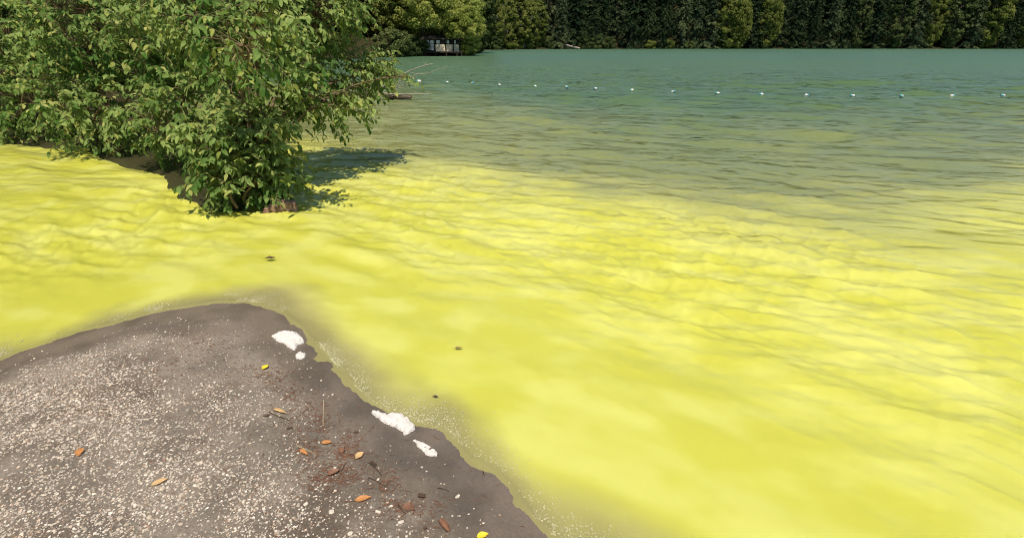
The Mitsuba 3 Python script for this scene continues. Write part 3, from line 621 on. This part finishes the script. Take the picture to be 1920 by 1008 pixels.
twig([(640, 884), (647, 872), (652, 866)], .0016, 'dark_bark', 'thin dark stem sticking out of the needle pile')
twig([(560, 838), (578, 846), (592, 853)], .0018, 'pale_twig', 'pale orange stem in the rusty needles on the gravel')
twig([(690, 868), (705, 880), (716, 893)], .0022, 'dark_bark', 'dark twig trailing from the bark sliver in the debris line')
twig([(690, 896), (712, 906), (722, 914)], .0018, 'dark_bark', 'thin brown twig under the debris line')
twig([(505, 772), (515, 779), (545, 790)], .0024, 'dark_bark', 'dark twig along the underside of the long tan leaf')
twig([(646, 942), (668, 940)], .0016, 'brown_leaf', 'short brown twig at the stalk of the largest orange leaf')

# ------------------------------------------------------------------ gravel, needles
def stone_proto(seed, sub=1):
    m = trimesh.creation.icosphere(sub, 1.0) if sub else trimesh.creation.icosahedron()
    g = np.random.default_rng(seed); v = np.array(m.vertices)
    for k in range(5):                                       # cut facets
        n = g.normal(size=3); n /= np.linalg.norm(n); h = g.uniform(.45, .8); dd = v@n; v -= np.outer(np.maximum(0, dd-h), n)
    return v*[1, g.uniform(.6, .95), g.uniform(.4, .7)], np.array(m.faces)
def gravel_w(px, py):
    """how stony the beach is, by place (world)"""
gg = np.random.default_rng(51)
A, B = on_ground(495, 690), on_ground(905, 1000)              # the inner edge of the stony strip
nrm = np.array([-(B-A)[1], (B-A)[0]]); nrm /= np.linalg.norm(nrm)
def stony(x, y):
    d = -((x-A[0])*nrm[0] + (y-A[1])*nrm[1])
    return np.clip((-shore_d(x, y) - .30 + n2(x, y, 2, 3, 5)*.3)/.35, 0, 1)*np.clip((d + n2(x, y, 3, 3, 3)*.35 + .04)/.55, 0, 1)*np.clip(.35+n2(x, y, 4.5, 3, 8)*2.4+.25, .06, 1)
def candidates(n):
    x = gg.uniform(-3.6, .3, n); y = gg.uniform(.75, 2.9, n); return x, y
pal = np.array([(.62, .58, .52), (.50, .46, .41), (.40, .37, .33), (.30, .27, .24), (.70, .67, .62), (.24, .19, .155), (.17, .145, .125), (.34, .24, .18), (.55, .47, .40)])
PROT = [stone_proto(100+k, 0) for k in range(6)]
V, Fs, Cc, n0 = [], [], [], 0
for count, lo, hi in ((130000, .0022, .0050), (26000, .0045, .0078)):
    x, y = candidates(count); keep = gg.random(count) < stony(x, y)*1.35 + .02; x, y = x[keep], y[keep]
    ok = -shore_d(x, y) > .12; x, y = x[ok], y[ok]
    z = ground_z(x, y); k = gg.integers(0, 6, len(x)); sz = gg.uniform(lo, hi, len(x))
    col = pal[gg.choice(len(pal), len(x), p=[.14, .17, .16, .13, .08, .10, .08, .06, .08])]*gg.uniform(.8, 1.1, (len(x), 1))
    for j in range(6):
        s_ = k == j; ang = gg.uniform(0, 6.28, s_.sum()); Rm = np.zeros((s_.sum(), 3, 3)); Rm[:, 0, 0] = Rm[:, 1, 1] = np.cos(ang); Rm[:, 0, 1] = -np.sin(ang); Rm[:, 1, 0] = np.sin(ang); Rm[:, 2, 2] = 1
        v, f = scatter(PROT[j], np.stack([x, y, z+sz*.25], -1)[s_], Rm, sz[s_])
        V.append(v); Fs.append(f+n0); n0 += len(v); Cc.append(np.repeat(col[s_], len(PROT[j][0]), 0))
t = thing('gravel', 'pale and grey crushed gravel strewn over the sand at the lower left', 'gravel', kind='stuff')
put(t, mesh(np.vstack(V), np.vstack(Fs)), 'stone_bsdf', False, color=np.vstack(Cc))
BIG = [stone_proto(200+k, 1) for k in range(8)]
PEB = [[ply(mesh(*b), 'pebble_%d' % c, 35) for c in range(4)] for b in BIG]
for c, q in enumerate([(.66, .62, .56), (.50, .45, .39), (.36, .33, .30), (.20, .16, .135)]):
    plain('pebble_%d' % c, proc(lambda p, n, uv, q=q: mikit.mix([v*.68 for v in q], [v*1.05 for v in q], mikit.fbm(p.x*130, p.y*130, p.z*130, 2))), .75)
peb_lab = ['white angular pebble in the gravel strip at the lower left', 'buff pebble in the gravel strip at the lower left', 'grey pebble in the gravel strip at the lower left', 'dark brown pebble in the gravel strip at the lower left']
def pebble(x, y, sz, c, label=None):
    z = float(ground_z(np.array([x]), np.array([y]))[0])
    k = thing('pebble', label or peb_lab[c], 'pebble', None if label else ['white', 'buff', 'grey', 'dark'][c] + ' pebbles of the gravel strip')
    scene[k] = {**PEB[gg.integers(0, 8)][c], 'to_world': T().translate([x, y, z+sz*.2]).rotate([0, 0, 1], float(gg.uniform(0, 360))).scale(sz)}
n = 0
while n < 230:
    x, y = candidates(1); x, y = x[0], y[0]
    if gg.random() > stony(np.array([x]), np.array([y]))[0]: continue
    pebble(x, y, float(gg.uniform(.008, .0135)), int(gg.choice(4, p=[.28, .32, .25, .15]))); n += 1
for px, py, sz, c, lab in [(752, 979, .013, 0, 'white chip below the reddish crumpled leaf'), (733, 950, .010, 0, 'white pebble left of the reddish crumpled leaf'), (709, 899, .008, 0, 'white pebble at the thin brown twig'), (598, 829, .008, 0, 'white round pebble touching the small orange leaf'),
                           (622, 960, .012, 0, 'white pebble below the largest orange leaf, lying alone'), (573, 945, .011, 0, 'white pebble at the edge of the gravel left of the largest orange leaf'), (657, 1000, .011, 0, 'cream pebble at the bottom edge under the largest orange leaf'), (858, 931, .012, 0, 'whitish pebble with a dark spot on the wet sand'), (709, 960, .012, 0, 'white pebble above the white chip')]:
    q = on_ground(px, py); pebble(q[0], q[1], sz, c, lab)
# rusty needle litter along the strand line
NV = []
def needles(px, py, rx, ry, n, deg):
    for k in range(int(n*1.15)):
        q = on_ground_fast(px+gg.normal(0, rx*1.35), py+gg.normal(0, ry*1.25)); a = math.radians(deg+gg.normal(0, 40)); L = gg.uniform(.008, .026)
        d = np.array([math.cos(a), math.sin(a), gg.normal(0, .12)])*L/2; q = q + [0, 0, .003]
        if k % 4 == 3:
            fl = stone_proto(k, 0); NV.append(mesh(fl[0]*np.array([.006, .004, .0009])*gg.uniform(.5, 1.2) @ trimesh.transformations.euler_matrix(gg.normal(0, .3), gg.normal(0, .3), a)[:3, :3].T + q, fl[1]))
        NV.append(tube([q-d, q+d*.1+[0, 0, .001], q+d], gg.uniform(.0007, .0013), 3))
def on_ground_fast(px, py):
    z = .05
    for _ in range(3): p = atz(px, py, z); z = float(.095*max(0, -shore_d(p[0], p[1]))**.95)
    p[2] = float(ground_z(p[:1], p[1:2])[0]); return p
for a in [(515, 708, 14, 8, 90, -20), (545, 735, 12, 10, 80, -40), (575, 765, 14, 10, 80, -40), (604, 788, 8, 12, 60, -60), (575, 840, 16, 14, 130, -40), (650, 838, 14, 12, 110, -40), (625, 890, 18, 10, 150, 10), (600, 905, 20, 8, 60, 0), (655, 858, 12, 8, 60, -30),
          (728, 905, 12, 10, 80, -40), (745, 950, 18, 8, 60, 0), (560, 795, 20, 14, 60, -30), (400, 650, 30, 10, 90, -10), (300, 690, 40, 12, 90, -5), (470, 690, 18, 8, 50, -20), (800, 960, 20, 10, 35, -40), (180, 760, 40, 16, 60, 0)]:
    needles(*a)
for a in [(620, 830, 70, 50, 70, -40), (760, 930, 60, 35, 60, -40), (540, 900, 50, 50, 50, -20), (350, 760, 120, 60, 70, -10), (700, 800, 40, 20, 20, -40)]: needles(*a)
t = thing('needle_litter', 'rusty brown needles and leaf crumbs strewn along the strand line', 'litter', kind='stuff'); put(t, join(NV), 'red_bark', True)

# ------------------------------------------------------------------ foam
def foam(name, outline, h, label, holes=(), seed=0, on=0.002):
    """a low heap of froth over the outline (pixels): a closed bubbly dome"""
    from shapely.geometry import Polygon
    g = np.random.default_rng(seed)
    W = np.array([on_ground(*p) for p in outline]); z0 = W[:, 2].mean(); P = Polygon(W[:, :2]).buffer(0.004)
    for hx, hy, hr in holes:
        q = on_ground(hx, hy); P = P.difference(shapely.Point(q[0], q[1]).buffer(hr))
    bx0, by0, bx1, by1 = P.bounds; st = .0030
    xs, ys = np.arange(bx0, bx1, st), np.arange(by0, by1, st); XX, YY = np.meshgrid(xs, ys, indexing='ij')
    pts = shapely.points(XX.ravel(), YY.ravel())
    ed = np.where(shapely.contains(P, pts), shapely.distance(P.boundary, pts), -1).reshape(XX.shape)
    ed += (meshkit.fbm(np.stack([XX*75, YY*75, 0*XX], -1), 4, seed)-.5)*.026 - .002
    ins = ed > 0
    c = g.uniform([bx0, by0], [bx1, by1], (int((bx1-bx0)*(by1-by0)/.00010), 2))
    from scipy.spatial import cKDTree
    dd, _ = cKDTree(c).query(np.stack([XX.ravel(), YY.ravel()], 1)); bub = np.sqrt(np.maximum(0, 1-(dd.reshape(XX.shape)/.0085)**2))
    z = ground_z(XX, YY) + on + np.where(ins, h*np.sqrt(np.clip(ed/.02, 0, 1))*(.75+.5*meshkit.fbm(np.stack([XX*35, YY*35, 0*XX], -1), 2, seed+4)) + .006*bub, 0)
    n, m = XX.shape; f = gridfaces(n, m, False)
    f = f[ins.ravel()[f].any(1)]
    mm = mesh(np.stack([XX, YY, z], -1).reshape(-1, 3), f); mm.remove_unreferenced_vertices()
    t = thing(name, label, 'foam'); put(t, mm, 'foam_bsdf', True)
foam('foam_patch', [(511, 630), (530, 623), (553, 624), (566, 634), (569, 643), (558, 648), (552, 657), (545, 655), (536, 646), (520, 639)], .014, 'smooth white foam patch highest up the beach', seed=1)
foam('foam_patch', [(556, 665), (563, 661), (571, 664), (570, 671), (563, 675), (557, 672)], .008, 'little greyish foam blob just below the highest foam patch', seed=2)
foam('foam_patch', [(697, 772), (712, 774), (727, 782), (733, 776), (752, 778), (764, 786), (767, 792), (778, 800), (779, 807), (768, 812), (760, 815), (752, 806), (738, 800), (722, 793), (708, 783)], .014, 'largest white foam patch beside the shallows', seed=3)
foam('foam_patch', [(776, 826), (788, 829), (802, 838), (816, 846), (819, 855), (808, 857), (797, 850), (786, 838)], .007, 'thin foam patch with dark holes below the largest one', holes=[(806, 842, .006), (812, 848, .005), (796, 839, .004)], seed=4)
# froth bubbles along the water's edge
BV, bf = trimesh.creation.icosphere(1, 1.0).vertices, trimesh.creation.icosphere(1, 1.0).faces
bx, by, bs = [], [], []
n = 60000; x = gg.uniform(-3.2, .75, n); d = np.abs(gg.normal(0, .085, n)) + .006; y = shore_y(x) + d/SC
dens = np.clip((meshkit.fbm(np.stack([x*3.2, y*3.2, 0*x], -1), 3, 71)-.47)*6, 0.02, 1)
keep = gg.random(n) < dens*.55*np.exp(-d/.16); x, y = x[keep], y[keep]
sz = gg.gamma(2.0, .0007, len(x)).clip(.0007, .0038)
t = thing('froth_bubbles', 'tiny pale bubbles of froth floating along the water edge', 'bubbles', kind='stuff')
v, f = scatter((np.array(BV)*[1, 1, .7], np.array(bf)), np.stack([x, y, np.maximum(0.004, ground_z(x, y))], -1), np.tile(np.eye(3), (len(x), 1, 1)), sz)
put(t, mesh(v, f), 'bubble_bsdf', True)
